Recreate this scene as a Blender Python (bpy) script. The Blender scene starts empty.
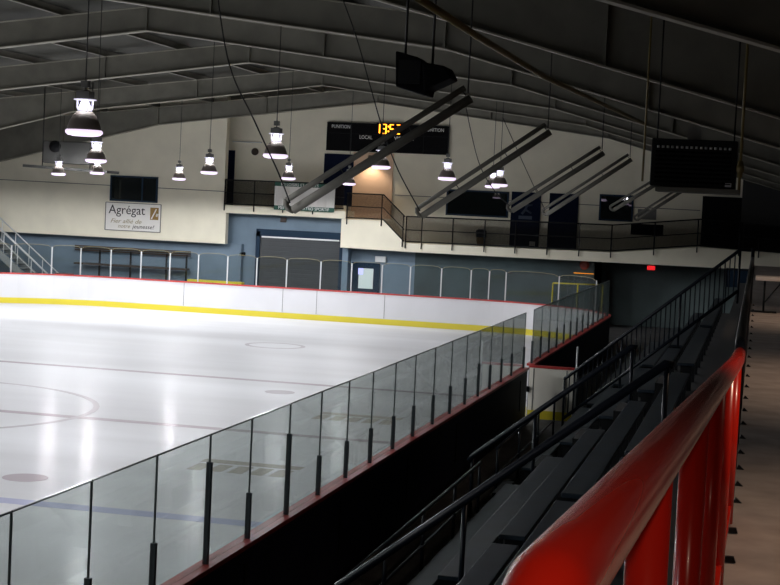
import bpy, bmesh, math, random
from mathutils import Vector, Matrix
random.seed(7)
S = bpy.context.scene
COL = S.collection
PI = math.pi

# ------------------------------------------------------------------ camera
CAM = Vector((0, 0, 4.6)); FPX = 1597.4; YAW = .2255; PIT = .0552; ROL = .048
FW = Vector((-math.sin(YAW)*math.cos(PIT), math.cos(YAW)*math.cos(PIT), -math.sin(PIT)))
r0 = Vector((math.cos(YAW), math.sin(YAW), 0)); u0 = r0.cross(FW)
RT = math.cos(ROL)*r0 + math.sin(ROL)*u0; UP = -math.sin(ROL)*r0 + math.cos(ROL)*u0
cd = bpy.data.cameras.new('camera'); cam = bpy.data.objects.new('camera', cd); COL.objects.link(cam)
cd.sensor_width = 36; cd.lens = FPX/780*36; cd.clip_start = .05; cd.clip_end = 400
m = Matrix((RT, UP, -FW)).transposed().to_4x4(); m.translation = CAM; cam.matrix_world = m
S.camera = cam

# measured directions of the photograph -> points on known planes of the hall
def ray(x, y): return FW + RT*((x-390)/FPX) + UP*((292.5-y)/FPX)
def ay(x, y, v): d = ray(x, y); return CAM + d*(v/d.y)
def ax(x, y, v): d = ray(x, y); return CAM + d*(v/d.x)
def az(x, y, v): d = ray(x, y); return CAM + d*((v-CAM.z)/d.z)

# ------------------------------------------------------------------ materials
def mat(name, col, rough=.6, metal=0, noise=0, scale=5, bump=0, spec=.5, coat=0, col2=None, detail=4):
    m = bpy.data.materials.new(name); m.use_nodes = True
    nt = m.node_tree; b = nt.nodes['Principled BSDF']
    b.inputs['Base Color'].default_value = (*col, 1); b.inputs['Roughness'].default_value = rough
    b.inputs['Metallic'].default_value = metal; b.inputs['Specular IOR Level'].default_value = spec
    b.inputs['Coat Weight'].default_value = coat
    if noise or bump:
        tc = nt.nodes.new('ShaderNodeTexCoord'); nz = nt.nodes.new('ShaderNodeTexNoise')
        nz.inputs['Scale'].default_value = scale; nz.inputs['Detail'].default_value = detail
        nt.links.new(tc.outputs['Object'], nz.inputs['Vector'])
        if noise:
            rp = nt.nodes.new('ShaderNodeValToRGB')
            a = col2 or tuple(c*(1-noise) for c in col); c_ = col if col2 else tuple(min(1, c*(1+noise)) for c in col)
            rp.color_ramp.elements[0].color = (*a, 1); rp.color_ramp.elements[1].color = (*c_, 1)
            rp.color_ramp.elements[0].position = .3; rp.color_ramp.elements[1].position = .7
            nt.links.new(nz.outputs['Fac'], rp.inputs['Fac']); nt.links.new(rp.outputs['Color'], b.inputs['Base Color'])
        if bump:
            bp = nt.nodes.new('ShaderNodeBump'); bp.inputs['Strength'].default_value = bump
            nt.links.new(nz.outputs['Fac'], bp.inputs['Height']); nt.links.new(bp.outputs['Normal'], b.inputs['Normal'])
    return m

def emit(name, col, s):
    m = bpy.data.materials.new(name); m.use_nodes = True; nt = m.node_tree
    b = nt.nodes['Principled BSDF']; b.inputs['Base Color'].default_value = (*col, 1)
    b.inputs['Emission Color'].default_value = (*col, 1); b.inputs['Emission Strength'].default_value = s
    m.cycles.emission_sampling = 'NONE'
    return m

def glass_mat(name, tint, rough=.02, ior=1.3):
    m = bpy.data.materials.new(name); m.use_nodes = True; nt = m.node_tree
    nt.nodes.remove(nt.nodes['Principled BSDF']); out = nt.nodes['Material Output']
    tr = nt.nodes.new('ShaderNodeBsdfTransparent'); tr.inputs[0].default_value = (*tint, 1)
    gl = nt.nodes.new('ShaderNodeBsdfGlossy'); gl.inputs['Roughness'].default_value = rough
    fr = nt.nodes.new('ShaderNodeFresnel')
    ge = nt.nodes.new('ShaderNodeNewGeometry'); mr = nt.nodes.new('ShaderNodeMapRange')     # same reflectance on both faces of a pane
    mr.inputs['To Min'].default_value = ior; mr.inputs['To Max'].default_value = 1/ior
    nt.links.new(ge.outputs['Backfacing'], mr.inputs['Value']); nt.links.new(mr.outputs[0], fr.inputs['IOR'])
    mx = nt.nodes.new('ShaderNodeMixShader')
    nt.links.new(fr.outputs[0], mx.inputs[0]); nt.links.new(tr.outputs[0], mx.inputs[1]); nt.links.new(gl.outputs[0], mx.inputs[2])
    nt.links.new(mx.outputs[0], out.inputs[0])
    return m

M = {}
M['ice'] = mat('ice', (.80, .81, .83), .48, spec=.08, coat=.05, noise=.5, scale=.16, bump=.02, col2=(.61, .61, .62), detail=6)
M['concrete'] = mat('concrete', (.10, .10, .10), .8, noise=.25, scale=1.5)
M['cream'] = mat('cream_wall', (.80, .755, .61), .8, noise=.05, scale=1.2)
M['bluewall'] = mat('blue_wall', (.16, .225, .29), .7, noise=.12, scale=1.0)
M['tealshade'] = mat('shaded_teal_wall', (.050, .078, .085), .7, noise=.35, scale=.7)  # teal paint, darkened to hold the shade under the balcony
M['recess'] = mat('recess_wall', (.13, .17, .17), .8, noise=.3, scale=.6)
M['darkwall'] = mat('dark_wall', (.035, .035, .035), .9, noise=.1, scale=1)
M['deck'] = mat('roof_deck', (.045, .044, .035), .9, noise=.3, scale=.6)
M['steel'] = mat('roof_steel', (.155, .15, .122), .75, noise=.15, scale=2)
M['flange'] = mat('flange_steel', (.30, .285, .23), .7, noise=.15, scale=2)
M['purlin'] = mat('purlin_steel', (.19, .18, .15), .75, noise=.1, scale=2)
M['white'] = mat('white_board', (.68, .68, .70), .35, noise=.04, scale=.8)
M['yellow'] = mat('yellow_plastic', (.68, .57, .035), .4)
M['redcap'] = mat('red_cap', (.50, .045, .04), .4, noise=.2, scale=3)
M['navy'] = mat('navy_panel', (.020, .023, .045), .6, spec=.15, noise=.2, scale=2)
M['post'] = mat('dark_post', (.05, .06, .065), .4, metal=.5)
M['alu'] = mat('pale_aluminium', (.62, .64, .64), .4, metal=.3)
M['gate'] = mat('gate_cream', (.86, .83, .72), .5, noise=.04, scale=2)
M['glass'] = glass_mat('rink_glass', (.83, .865, .85))
M['glass_end'] = glass_mat('end_glass', (.88, .90, .89))
M['glass_edge'] = mat('glass_edge', (.08, .10, .10), .3)
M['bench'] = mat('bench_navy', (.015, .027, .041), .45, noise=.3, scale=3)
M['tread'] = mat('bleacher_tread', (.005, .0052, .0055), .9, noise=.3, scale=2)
M['rail'] = mat('dark_rail_paint', (.008, .011, .018), .35, spec=.3)
M['red'] = mat('red_gloss_paint', (.62, .018, .008), .26, spec=.4, coat=.15)
M['walk'] = mat('walkway_boards', (.34, .285, .25), .8, noise=.22, scale=3)
M['tabletop'] = mat('white_laminate', (.78, .72, .68), .4)
M['black'] = mat('black_paint', (.005, .005, .006), .7, spec=.08)
M['blackm'] = mat('black_metal', (.010, .011, .012), .5, spec=.2)
M['grey'] = mat('grey_metal', (.14, .14, .13), .5, metal=.2)
M['tubegrey'] = mat('heater_grey', (.18, .175, .15), .6, spec=.2)
M['tubelite'] = mat('heater_reflector', (.30, .30, .27), .4, metal=.6)
M['gas'] = mat('ochre_pipe', (.20, .15, .05), .5)
M['lens'] = emit('lamp_lens', (.90, .74, 1.0), 1.15)
M['bulb'] = emit('lamp_bulb', (.90, .88, 1.0), 1.4)
M['glow'] = emit('lit_collar', (.85, .82, 1.0), .75)  # emission imitates bulb light falling on collar and struts
M['dimgrey'] = mat('dim_grey_sheet', (.045, .045, .042), .7, spec=.2)
M['shade'] = mat('lamp_shade', (.20, .17, .15), .45)
M['blueframe'] = mat('blue_frame', (.012, .030, .058), .6, spec=.15)
M['darkdoor'] = mat('dark_blue_door', (.004, .008, .026), .7, spec=.08)
M['garage'] = mat('shutter_slats', (.026, .032, .036), .5, noise=.1, scale=1)
M['winglass'] = mat('dark_window_glass', (.008, .011, .011), .012, spec=.9)
M['signwhite'] = mat('sign_white', (.72, .70, .66), .5)
M['ink'] = mat('sign_ink', (.03, .025, .025), .6)
M['gold'] = mat('sign_gold', (.24, .14, .03), .5)
M['olive'] = mat('sign_olive', (.30, .26, .14), .6)
M['green'] = mat('banner_green', (.010, .085, .055), .6)
M['lettering'] = mat('pale_lettering', (.88, .88, .84), .6)
M['amber'] = emit('amber_digits', (1.0, .36, .02), 4)
M['exit'] = emit('exit_red', (.8, .015, .02), .8)
M['orange'] = emit('orange_tube', (1.0, .35, .02), .8)
M['beige'] = mat('beige_panel', (.72, .50, .34), .6)
M['blueice'] = mat('blue_ice_paint', (.42, .44, .62), .48, spec=.08, coat=.05)
M['redice'] = mat('red_ice_paint', (.44, .38, .41), .48, spec=.08, coat=.05)
M['brownice'] = mat('brown_ice_paint', (.46, .42, .36), .48, spec=.08, coat=.05)
M['paleice'] = mat('pale_ice_paint', (.52, .49, .51), .48, spec=.08, coat=.05)
M['stair'] = mat('stair_grey', (.24, .26, .26), .6)
M['brown'] = mat('brown_wood', (.045, .03, .022), .6)
M['redmat'] = mat('red_wood', (.25, .05, .04), .6)
M['poster'] = mat('navy_poster', (.004, .009, .030), .7, spec=.08)
M['paleblue'] = mat('pale_blue_mark', (.05, .07, .12), .6)
M['cable'] = mat('black_cable', (.010, .010, .010), .6)
M['litwin'] = emit('lit_pane', (.55, .62, .62), .45)
M['bluelit'] = emit('glowing_blue_note', (.5, .5, 1.0), 1.0)

# ------------------------------------------------------------------ mesh builders
class MB:
    def __init__(s): s.bm = bmesh.new()
    def box(s, a, b):
        x0, x1 = sorted((a[0], b[0])); y0, y1 = sorted((a[1], b[1])); z0, z1 = sorted((a[2], b[2]))
        v = [s.bm.verts.new(p) for p in [(x0,y0,z0),(x1,y0,z0),(x1,y1,z0),(x0,y1,z0),(x0,y0,z1),(x1,y0,z1),(x1,y1,z1),(x0,y1,z1)]]
        for f in [(3,2,1,0),(4,5,6,7),(0,1,5,4),(1,2,6,5),(2,3,7,6),(3,0,4,7)]: s.bm.faces.new([v[i] for i in f])
        return s
    def bar(s, a, b, w, h, up=(0,0,1)):
        a = Vector(a); b = Vector(b); d = (b-a).normalized(); up = Vector(up)
        if abs(d.dot(up)) > .98: up = Vector((1,0,0))
        sx = d.cross(up).normalized()*w/2; sz = sx.cross(d).normalized()*h/2
        v = [s.bm.verts.new(p+sx*i+sz*j) for p in (a, b) for i, j in ((-1,-1),(1,-1),(1,1),(-1,1))]
        for f in [(3,2,1,0),(4,5,6,7),(0,1,5,4),(1,2,6,5),(2,3,7,6),(3,0,4,7)]: s.bm.faces.new([v[i] for i in f])
        return s
    def tube(s, pts, r, n=10, caps=True):
        pts = [Vector(p) for p in pts]; rings = []
        for i, p in enumerate(pts):
            d = (pts[min(i+1, len(pts)-1)] - pts[max(i-1, 0)]).normalized()
            ref = Vector((0,0,1)) if abs(d.z) < .9 else Vector((1,0,0))
            e1 = d.cross(ref).normalized(); e2 = d.cross(e1)
            if rings and (e1.dot(prev) < 0): e1, e2 = -e1, -e2
            prev = e1
            rr = r[i] if isinstance(r, (list, tuple)) else r
            rings.append([s.bm.verts.new(p + (e1*math.cos(2*PI*k/n) + e2*math.sin(2*PI*k/n))*rr) for k in range(n)])
        for a, b in zip(rings, rings[1:]):
            for k in range(n):
                f = s.bm.faces.new((a[k], a[(k+1)%n], b[(k+1)%n], b[k])); f.smooth = True
        if caps: s.bm.faces.new(rings[0][::-1]); s.bm.faces.new(rings[-1])
        return s
    def lathe(s, prof, c=(0,0,0), n=24):
        c = Vector(c); rings = []
        for r, z in prof:
            rings.append([s.bm.verts.new(c + Vector((r*math.cos(2*PI*k/n), r*math.sin(2*PI*k/n), z))) for k in range(n)])
        for a, b in zip(rings, rings[1:]):
            for k in range(n):
                f = s.bm.faces.new((a[k], a[(k+1)%n], b[(k+1)%n], b[k])); f.smooth = True
        s.bm.faces.new(rings[0][::-1]); s.bm.faces.new(rings[-1])
        return s
    def prism(s, pts, off):
        off = Vector(off); a = [s.bm.verts.new(p) for p in pts]; b = [s.bm.verts.new(Vector(p)+off) for p in pts]
        s.bm.faces.new(a[::-1]); s.bm.faces.new(b)
        for i in range(len(pts)):
            j = (i+1) % len(pts); s.bm.faces.new((a[i], a[j], b[j], b[i]))
        return s
    def strip(s, path, z0, z1, t0, t1):
        # vertical band following a plan path; t0..t1 = offsets along the plan normal
        n = len(path); R = []
        for i, p in enumerate(path):
            d = (Vector(path[min(i+1, n-1)]) - Vector(path[max(i-1, 0)])).normalized(); nr = Vector((d.y, -d.x))
            p = Vector(p); q0 = p+nr*t0; q1 = p+nr*t1
            R.append([s.bm.verts.new((q0.x,q0.y,z0)), s.bm.verts.new((q1.x,q1.y,z0)), s.bm.verts.new((q1.x,q1.y,z1)), s.bm.verts.new((q0.x,q0.y,z1))])
        for a, b in zip(R, R[1:]):
            for k in range(4): s.bm.faces.new((a[k], a[(k+1)%4], b[(k+1)%4], b[k]))
        s.bm.faces.new(R[0][::-1]); s.bm.faces.new(R[-1])
        return s
    def ring(s, c, ro, ri, z, n=64, h=.004, a0=0, a1=2*PI):
        full = abs(a1-a0-2*PI) < 1e-6; k = n if full else n+1; R = []
        for i in range(k):
            a = a0+(a1-a0)*i/n; ca, sa = math.cos(a), math.sin(a)
            R.append([s.bm.verts.new((c[0]+r*ca, c[1]+r*sa, zz)) for r, zz in ((ri, z), (ro, z), (ro, z+h), (ri, z+h))])
        for i in range(n):
            a, b = R[i], R[(i+1) % k]
            for q in range(4): s.bm.faces.new((a[q], a[(q+1)%4], b[(q+1)%4], b[q]))
        return s
    def build(s, name, m, parent=None, origin=None, bevel=0):
        bmesh.ops.recalc_face_normals(s.bm, faces=s.bm.faces[:])
        o0 = Vector(origin) if origin is not None else (parent.matrix_world.translation if parent else Vector((0,0,0)))
        if parent and origin is None: o0 = Vector(parent['_o'])
        bmesh.ops.translate(s.bm, verts=s.bm.verts[:], vec=-o0)
        me = bpy.data.meshes.new(name); s.bm.to_mesh(me); s.bm.free(); me.materials.append(M[m])
        o = bpy.data.objects.new(name, me); COL.objects.link(o)
        if parent: o.parent = parent
        else: o.location = o0
        o['_o'] = tuple(o0)
        if bevel:
            bv = o.modifiers.new('bevel', 'BEVEL'); bv.width = bevel; bv.segments = 2; bv.limit_method = 'ANGLE'
        return o

def tag(o, label, cat, group=None):
    o['label'] = label; o['category'] = cat
    if group: o['group'] = group
    return o
def struct(o, label=None):
    o['kind'] = 'structure'
    if label: o['label'] = label
    return o
def thing(name, label, cat, loc, group=None):
    o = bpy.data.objects.new(name, None); COL.objects.link(o); o.location = loc; o['_o'] = tuple(loc)
    o.empty_display_size = .1
    return tag(o, label, cat, group)

def text(name, s, m, parent, c, h, w=None, shear=0, depth=.01, align='CENTER'):
    cu = bpy.data.curves.new(name, 'FONT'); cu.body = s; cu.size = 1; cu.align_x = align; cu.shear = shear; cu.resolution_u = 3
    t = bpy.data.objects.new('tmp', cu); COL.objects.link(t); bpy.context.view_layer.update()
    me = bpy.data.meshes.new_from_object(t.evaluated_get(bpy.context.evaluated_depsgraph_get()))
    bpy.data.objects.remove(t); xs = [v.co.x for v in me.vertices]
    bm = bmesh.new(); bm.from_mesh(me); bpy.data.meshes.remove(me)
    k = h/.73; kx = w/(max(xs)-min(xs)) if w else k
    for v in bm.verts: v.co = Vector((c[0]+v.co.x*kx, c[1], c[2]+v.co.y*k))
    g = bmesh.ops.extrude_face_region(bm, geom=bm.faces[:])
    bmesh.ops.translate(bm, verts=[e for e in g['geom'] if isinstance(e, bmesh.types.BMVert)], vec=(0, -depth, 0))
    b = MB(); b.bm.free(); b.bm = bm
    return b.build(name, m, parent)

# ------------------------------------------------------------------ hall dimensions
YE = 59.2                # straight end boards
XB = -4.81               # boards along the bleachers
HB = 1.2                 # boards height
YW = 64.5                # end wall
YR = YW + 1.6            # wall behind the balconies
YL = YW + .7             # lower blue wall
ZG = 2.40                # top of the glass
XR, XL = 2.9, -34.4
RIDGE = -15.65
def roofbot(x):
    if x < -25.2: return 7.50 - .255*(-25.2-x)
    if x < RIDGE: return 8.75 - .131*(RIDGE-x)
    if x < -6.13: return 8.75 - .1166*(x-RIDGE)
    return 7.64 - .262*(x+6.13)
def roofdeck(x): return 9.58 - .117*abs(x-RIDGE)
def X(px, py=220, y=YW): return ay(px, py, y).x
def Z(px, py, y=YW): return ay(px, py, y).z

# ------------------------------------------------------------------ floor and ice
b = MB(); b.box((XL, -6, -.25), (XR, YR+4.2, -.02)); struct(b.build('floor', 'concrete'), 'dark concrete floor around the rink')
R1, R2 = 5.4, 7.0
XF = -31.5
def rinkpath(inset=0):
    P = []
    P.append((XB-inset, 2))
    c = (XB-R1, YE-R1)
    for i in range(17):
        a = PI/2*i/16; P.append((c[0]+(R1-inset)*math.cos(a), c[1]+(R1-inset)*math.sin(a)))
    c = (XF+R2, YE-R2)
    for i in range(17):
        a = PI/2+PI/2*i/16; P.append((c[0]+(R2-inset)*math.cos(a), c[1]+(R2-inset)*math.sin(a)))
    P.append((XF+inset, 2))
    return P
for k_ in ('ice', 'blueice', 'redice', 'brownice', 'paleice'): M[k_].node_tree.nodes['Principled BSDF'].inputs['Coat Roughness'].default_value = .17
nt_ = M['ice'].node_tree; mp_ = nt_.nodes.new('ShaderNodeMapping'); mp_.inputs['Scale'].default_value = (.35, 1.6, 1)
nt_.links.new(nt_.nodes['Texture Coordinate'].outputs['Object'], mp_.inputs['Vector']); nt_.links.new(mp_.outputs[0], nt_.nodes['Noise Texture'].inputs['Vector'])
ip = rinkpath(.0)
b = MB(); b.prism([(x, y, -.015) for x, y in ip], (0, 0, .015)); ice = b.build('ice_sheet', 'ice'); struct(ice, 'smooth grey-white ice sheet with faded line markings')
ice['_o'] = (0, 0, 0)
def ln(name, y, w, m): MB().box((XF+.1, y-w/2, 0), (XB-.1, y+w/2, .003)).build(name, m, ice)
ln('blue_line', 21.37, .36, 'blueice'); ln('red_line', 29.9, .30, 'redice'); ln('blue_line', 38.4, .30, 'redice')
MB().ring((-17.4, 30.0), 4.25, 4.12, 0).build('centre_circle', 'paleice', ice)
MB().ring((-11.1, 23.2), .36, .0001, 0, 32).build('face_off_spot', 'redice', ice)
MB().ring((-10.93, 36.4), .36, .0001, 0, 32).build('face_off_spot', 'paleice', ice)
MB().ring((-14.6, 47.9), .95, .82, 0, 48).build('face_off_circle', 'paleice', ice)
for cx, cy in ((-8.3, 25.75), (-8.15, 32.9)):
    g = MB()
    for i in range(5): g.box((cx-.85+i*.36, cy-.55, 0), (cx-.85+i*.36+.26, cy+.15, .003))
    g.box((cx-.9, cy+.28, 0), (cx+.9, cy+.62, .003)); g.build('painted_logo', 'brownice', ice)

# ------------------------------------------------------------------ end wall
def poly(pts, y, depth, name, m, label=None):
    return struct(MB().prism([(x, y, z) for x, z in pts], (0, depth, 0)).build(name, m), label)
xa = X(223); xa2 = X(225.5, 230); zb = 2.58
zc = Z(290, 216)      # underside of the upper balcony front
zf1 = 4.22            # upper balcony floor
x345 = X(345); xg0 = X(237, 230); xg1 = X(341, 230)
top = lambda x: roofdeck(x) + .02
poly([(XL, zb), (xa2, zb), (xa2, zf1), (xa, zf1), (xa, top(xa)), (XL, top(XL))], YW, .35, 'wall_back', 'cream', 'cream upper end wall on the left')
MB_l = poly([(XL, 0), (xg0, 0), (xg0, zb), (XL, zb)], YL, .9, 'wall_back_lower', 'bluewall', 'blue lower end wall below the cream wall')
pp = [(XL, 3.0), (XR, 3.0), (XR, top(XR)), (RIDGE, top(RIDGE)), (XL, top(XL))]
poly(pp, YR, .3, 'wall_back_upper', 'cream', 'cream wall behind the balconies')
xt = X(412); xd = X(602)
poly([(xg0-1.2, -.02), (xt, -.02), (xt, 3.0), (xg1, 3.0), (xg1, zc+.1), (xg0-1.2, zc+.1)], YR-.6, .3, 'wall_back_under', 'bluewall', 'blue wall around the roller door')
poly([(xt, -.02), (xd, -.02), (xd, 3.0), (xt, 3.0)], YR-.6, .3, 'wall_back_teal', 'tealshade', 'teal wall below the long balcony, darkened for shade')
struct(MB().box((xd-.3, YR-.6, -.02), (xd, YR+4.2, 3.05)).build('wall_recess_left', 'tealshade'))
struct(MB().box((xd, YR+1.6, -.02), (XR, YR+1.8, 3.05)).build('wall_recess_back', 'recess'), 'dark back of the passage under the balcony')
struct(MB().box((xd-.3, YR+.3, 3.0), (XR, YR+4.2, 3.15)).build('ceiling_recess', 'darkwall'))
# balcony fronts
ztop2 = Z(365, 220); zm = Z(405, 243); zbot = Z(410, 252); x385 = X(385, 220); x405 = X(405, 243)
poly([(xa2, zc), (x345, zc), (x345, zf1), (xa2, zf1)], YW, 1.6, 'wall_balcony', 'cream', 'cream front of the upper balcony')
x612 = X(612, 252); x699 = X(699, 247); zr = Z(699, 247); zm2 = Z(612, 252.4)
poly([(xg1, zbot+.03), (x405, zbot), (x612, Z(620, 263)), (x699, Z(699, 267)), (XR, Z(699, 267)), (XR, Z(780, 255)), (x699, zr), (x612, zm2), (x405, zm), (x385, ztop2), (x345, ztop2), (xg1, ztop2)],
     YW, 1.55, 'wall_walkway', 'cream', 'cream front of the long balcony')
poly([(xg1, 0), (xg1+.25, 0), (xg1+.25, zbot), (xg1, zbot)], YW+.4, .6, 'wall_pier', 'bluewall')
# side walls
struct(MB().box((XL-.3, -6, -.25), (XL, YR+4.2, 8)).build('wall_left', 'darkwall'), 'dark left side wall')
struct(MB().box((XR, -6, -.25), (XR+.3, YR+4.2, 8)).build('wall_right', 'darkwall'), 'dark right side wall')
poly([(X(742, 200, YR-.5), 3.0), (XR, 3.0), (XR, 8.2), (X(742, 200, YR-.5), 8.2)], YR-.5, .2, 'wall_back_right', 'darkwall', 'dark end wall at the far right')
struct(MB().box((XL, -6.3, -.25), (XR, -6, 9.8)).build('wall_front', 'darkwall'), 'dark wall behind the viewer')
# wall seam
struct(MB().bar((XL, YW-.012, 4.87), (xa, YW-.012, 4.80), .02, .03).build('trim_1', 'grey'), 'thin seam line across the cream wall')
s2 = ay(395, 195, YR); struct(MB().bar((x385, YR-.012, s2.z), (X(700, 210, YR), YR-.012, s2.z-.05), .02, .03).build('trim_2', 'grey'), 'thin seam line behind the balcony')

# ------------------------------------------------------------------ roof
for s_, xe in ((1, XR+.3), (-1, XL-.3)):
    b = MB(); b.prism([(RIDGE, -6.3, roofdeck(RIDGE)), (xe, -6.3, roofdeck(xe)), (xe, -6.3, roofdeck(xe)+.2), (RIDGE, -6.3, roofdeck(RIDGE)+.2)], (0, YR+8.4, 0))
    struct(b.build('ceiling', 'deck'), 'dark underside of the %s roof slope' % ('right' if s_ > 0 else 'left'))
FY = [64.2-8.44*j for j in range(8)]
xs_ = [XL+.05, -25.2, RIDGE, -6.13, XR-.05]
for y in FY:
    yy = y if y < 64 else YW-.25
    b = MB()
    for xa_, xb_ in zip(xs_, xs_[1:]):
        ta, tb = (min(roofdeck(q)-.22, 1e9) for q in (xa_, xb_))
        b.prism([(xa_, yy-.012, roofbot(xa_)), (xb_, yy-.012, roofbot(xb_)), (xb_, yy-.012, tb), (xa_, yy-.012, ta)], (0, .024, 0))
    for x in (RIDGE, -6.13, -25.2, -10.9, -20.4, -2.2, -29.5):
        b.box((x-.02, yy-.11, roofbot(x)+.01), (x+.02, yy+.11, roofdeck(x)-.22))
    for x in (XL+.2, XR-.2):
        b.box((x-.15, yy-.12, 0), (x+.15, yy+.12, roofbot(x)))
    fr = struct(b.build('roof_frame', 'steel'), 'grey steel roof frame spanning the rink')
    fl = MB()
    for xa_, xb_ in zip(xs_, xs_[1:]):
        fl.bar((xa_, yy, roofbot(xa_)), (xb_, yy, roofbot(xb_)), .24, .025)
        fl.bar((xa_, yy, roofdeck(xa_)-.225), (xb_, yy, roofdeck(xb_)-.225), .24, .02)
    fl.build('flange', 'flange', fr)
for i in range(-7, 8):
    x = RIDGE + i*2.4 + (0 if i else .0)
    if x > XR-.5 or x < XL+.5: continue
    z = roofdeck(x)
    b = MB(); b.box((x-.012, -6, z-.21), (x+.012, YW, z-.005)); b.box((x-.012, -6, z-.215), (x+.10, YW, z-.20))
    struct(b.build('purlin', 'purlin'), 'steel roof purlin running the length of the hall')

# ------------------------------------------------------------------ rink boards
full = rinkpath()
near1 = [(XB, 2), (XB, 34.45)]
near2 = [(XB, 35.35)] + full[1:]
def boards(name, label, path, n_br):
    t = thing(name, label, 'rink boards', (path[0][0], path[0][1], 0))
    MB().strip(path, .0, HB-.05, -.05, -.03).build('white_face', 'white', t)
    MB().strip(path, .0, HB-.05, -.03, .06).build('board_panel', 'navy', t)
    MB().strip(path, HB-.05, HB, -.09, .09).build('dasher_cap', 'redcap', t)
    MB().strip(path, .0, .22, -.062, -.05).build('kickplate', 'yellow', t)
    for y in n_br:
        MB().box((XB+.06, y-.05, .35), (XB+.075, y+.05, 1.0)).build('support_plate', 'blackm', t)
    return t
b1 = boards('rink_boards', 'long dark-backed rink boards with red cap beside the bleachers, up to the gate', near1, (14.9, 18.6, 22.4, 26.2, 33.5))
b2 = boards('rink_boards', 'white rink boards with yellow kickplate curving round the far end beyond the gate', near2, ())
# joints of the white face at the end
for px in (184, 283, 317, 385, 100):
    x = X(px, 300, YE); MB().box((x-.008, YE-.058, .24), (x+.008, YE-.03, HB-.06)).build('panel_joint', 'grey', b2, )

# glass along the side
def side_glass(name, label, ys, heights, z0=HB, z1=ZG):
    t = thing(name, label, 'glass', (XB, ys[0], z0))
    for a, c in zip(ys, ys[1:]):
        p = MB().box((XB-.006, a+.008, z0), (XB+.006, c-.008, z1)).build('glass_pane', 'glass', t)
        MB().box((XB-.007, a+.008, z1), (XB+.007, c-.008, z1+.012)).build('pane_edge', 'glass_edge', p, )
    for y, h in zip(ys, heights):
        q = MB().box((XB-.024, y-.022, z0), (XB+.024, y+.022, z0+h)).build('post', 'post', t)
        MB().box((XB-.008, y-.007, z0+h), (XB+.008, y+.007, z1)).build('joint', 'glass_edge', q)
    return t
k = .963
ys1 = [y*k for y in (5.9, 7.4, 8.8, 10.241, 11.624, 13.025, 14.417, 15.697, 17.087, 18.407, 19.722, 21.026, 22.404, 23.779, 25.287, 26.752, 28.187, 29.557, 30.9, 32.3, 33.7, 35.5)]
hs1 = [.46]*len(ys1); hs1[6] = .95; hs1[8] = .88; hs1[17] = .60
side_glass('rink_glass', 'long tinted glass shield on the side boards from the lower left corner to the gate', ys1, hs1)
ys2 = [35.45, 36.9, 38.4, 39.9, 41.4, 42.9, 44.4, 45.9, 47.4, 48.9, 50.4, 52.0, 53.7]
side_glass('rink_glass', 'tinted glass shield on the side boards beyond the open gate', ys2, [.5]*len(ys2))
# glass of the far end
ge = thing('rink_glass', 'clear glass with pale posts on the white end boards across the ice', 'glass', (-15, YE, HB))
pts = []
for i in range(11):
    a = PI/2*(i+.6)/11; pts.append((XB-R1+R1*math.cos(a), YE-R1+R1*math.sin(a)))
pts = pts[3::3]
for px in (490, 471.7, 442, 410.8, 382.5, 352, 321, 287, 257, 227.7, 198.5, 170, 141, 110.8, 80.6): pts.append((X(px, 265, YE), YE))
for i in range(6):
    a = PI/2+PI/2*(i+.8)/7; pts.append((XF+R2+R2*math.cos(a), YE-R2+R2*math.sin(a)))
pts = [p for i, p in enumerate(pts) if i == 0 or p[0] < pts[i-1][0]-.2]
def zt(i): return HB + 1.10
for i, (x, y) in enumerate(pts):
    MB().box((x-.02, y-.02, HB), (x+.02, y+.02, HB+1.07)).build('post', 'alu', ge)
for i, (p, q) in enumerate(zip(pts, pts[1:])):
    P = Vector((*p, 0)); Q = Vector((*q, 0)); d = (Q-P); n = Vector((d.y, -d.x, 0)).normalized()*.005
    prof = [(.03, HB), (.97, HB), (.97, HB+1.06), (.90, HB+1.12), (.7, HB+1.15), (.3, HB+1.15), (.10, HB+1.12), (.03, HB+1.06)]
    MB().prism([(P+d*t).to_tuple()[:2]+(z,) for t, z in prof], n).build('glass_pane', 'glass_end', ge)
    e = MB()
    for (t0, z0), (t1, z1) in zip(prof[2:], prof[3:]):
        a_ = P+d*t0; c_ = P+d*t1; e.bar((a_.x, a_.y, z0), (c_.x, c_.y, z1), .012, .012)
    e.build('pane_edge', 'olive', ge)

# open gate door
g = thing('gate_door', 'open white rink gate door with red top and yellow kickplate at the bleachers', 'gate', (XB+.05, 34.95, 0))
MB().box((XB+.04, 34.90, .14), (XB+1.02, 34.99, HB-.04)).build('panel', 'gate', g)
MB().box((XB+.03, 34.88, HB-.04), (XB+1.03, 35.01, HB+.01)).build('cap', 'redcap', g)
MB().box((XB+.04, 34.885, .03), (XB+1.02, 34.90, .22)).build('kickplate', 'yellow', g)
MB().box((XB-.02, 34.84, .62), (XB+.06, 34.93, .74)).build('latch', 'black', g)
MB().box((XB+.13, 34.892, .22), (XB+.15, 34.90, HB-.06)).box((XB+.86, 34.892, .22), (XB+.88, 34.90, HB-.06)).build('edge_strip', 'grey', g)
MB().tube([(XB+1.07, 34.95, 0), (XB+1.07, 34.95, 1.68)], .022).build('gate_post', 'alu', g)

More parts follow.
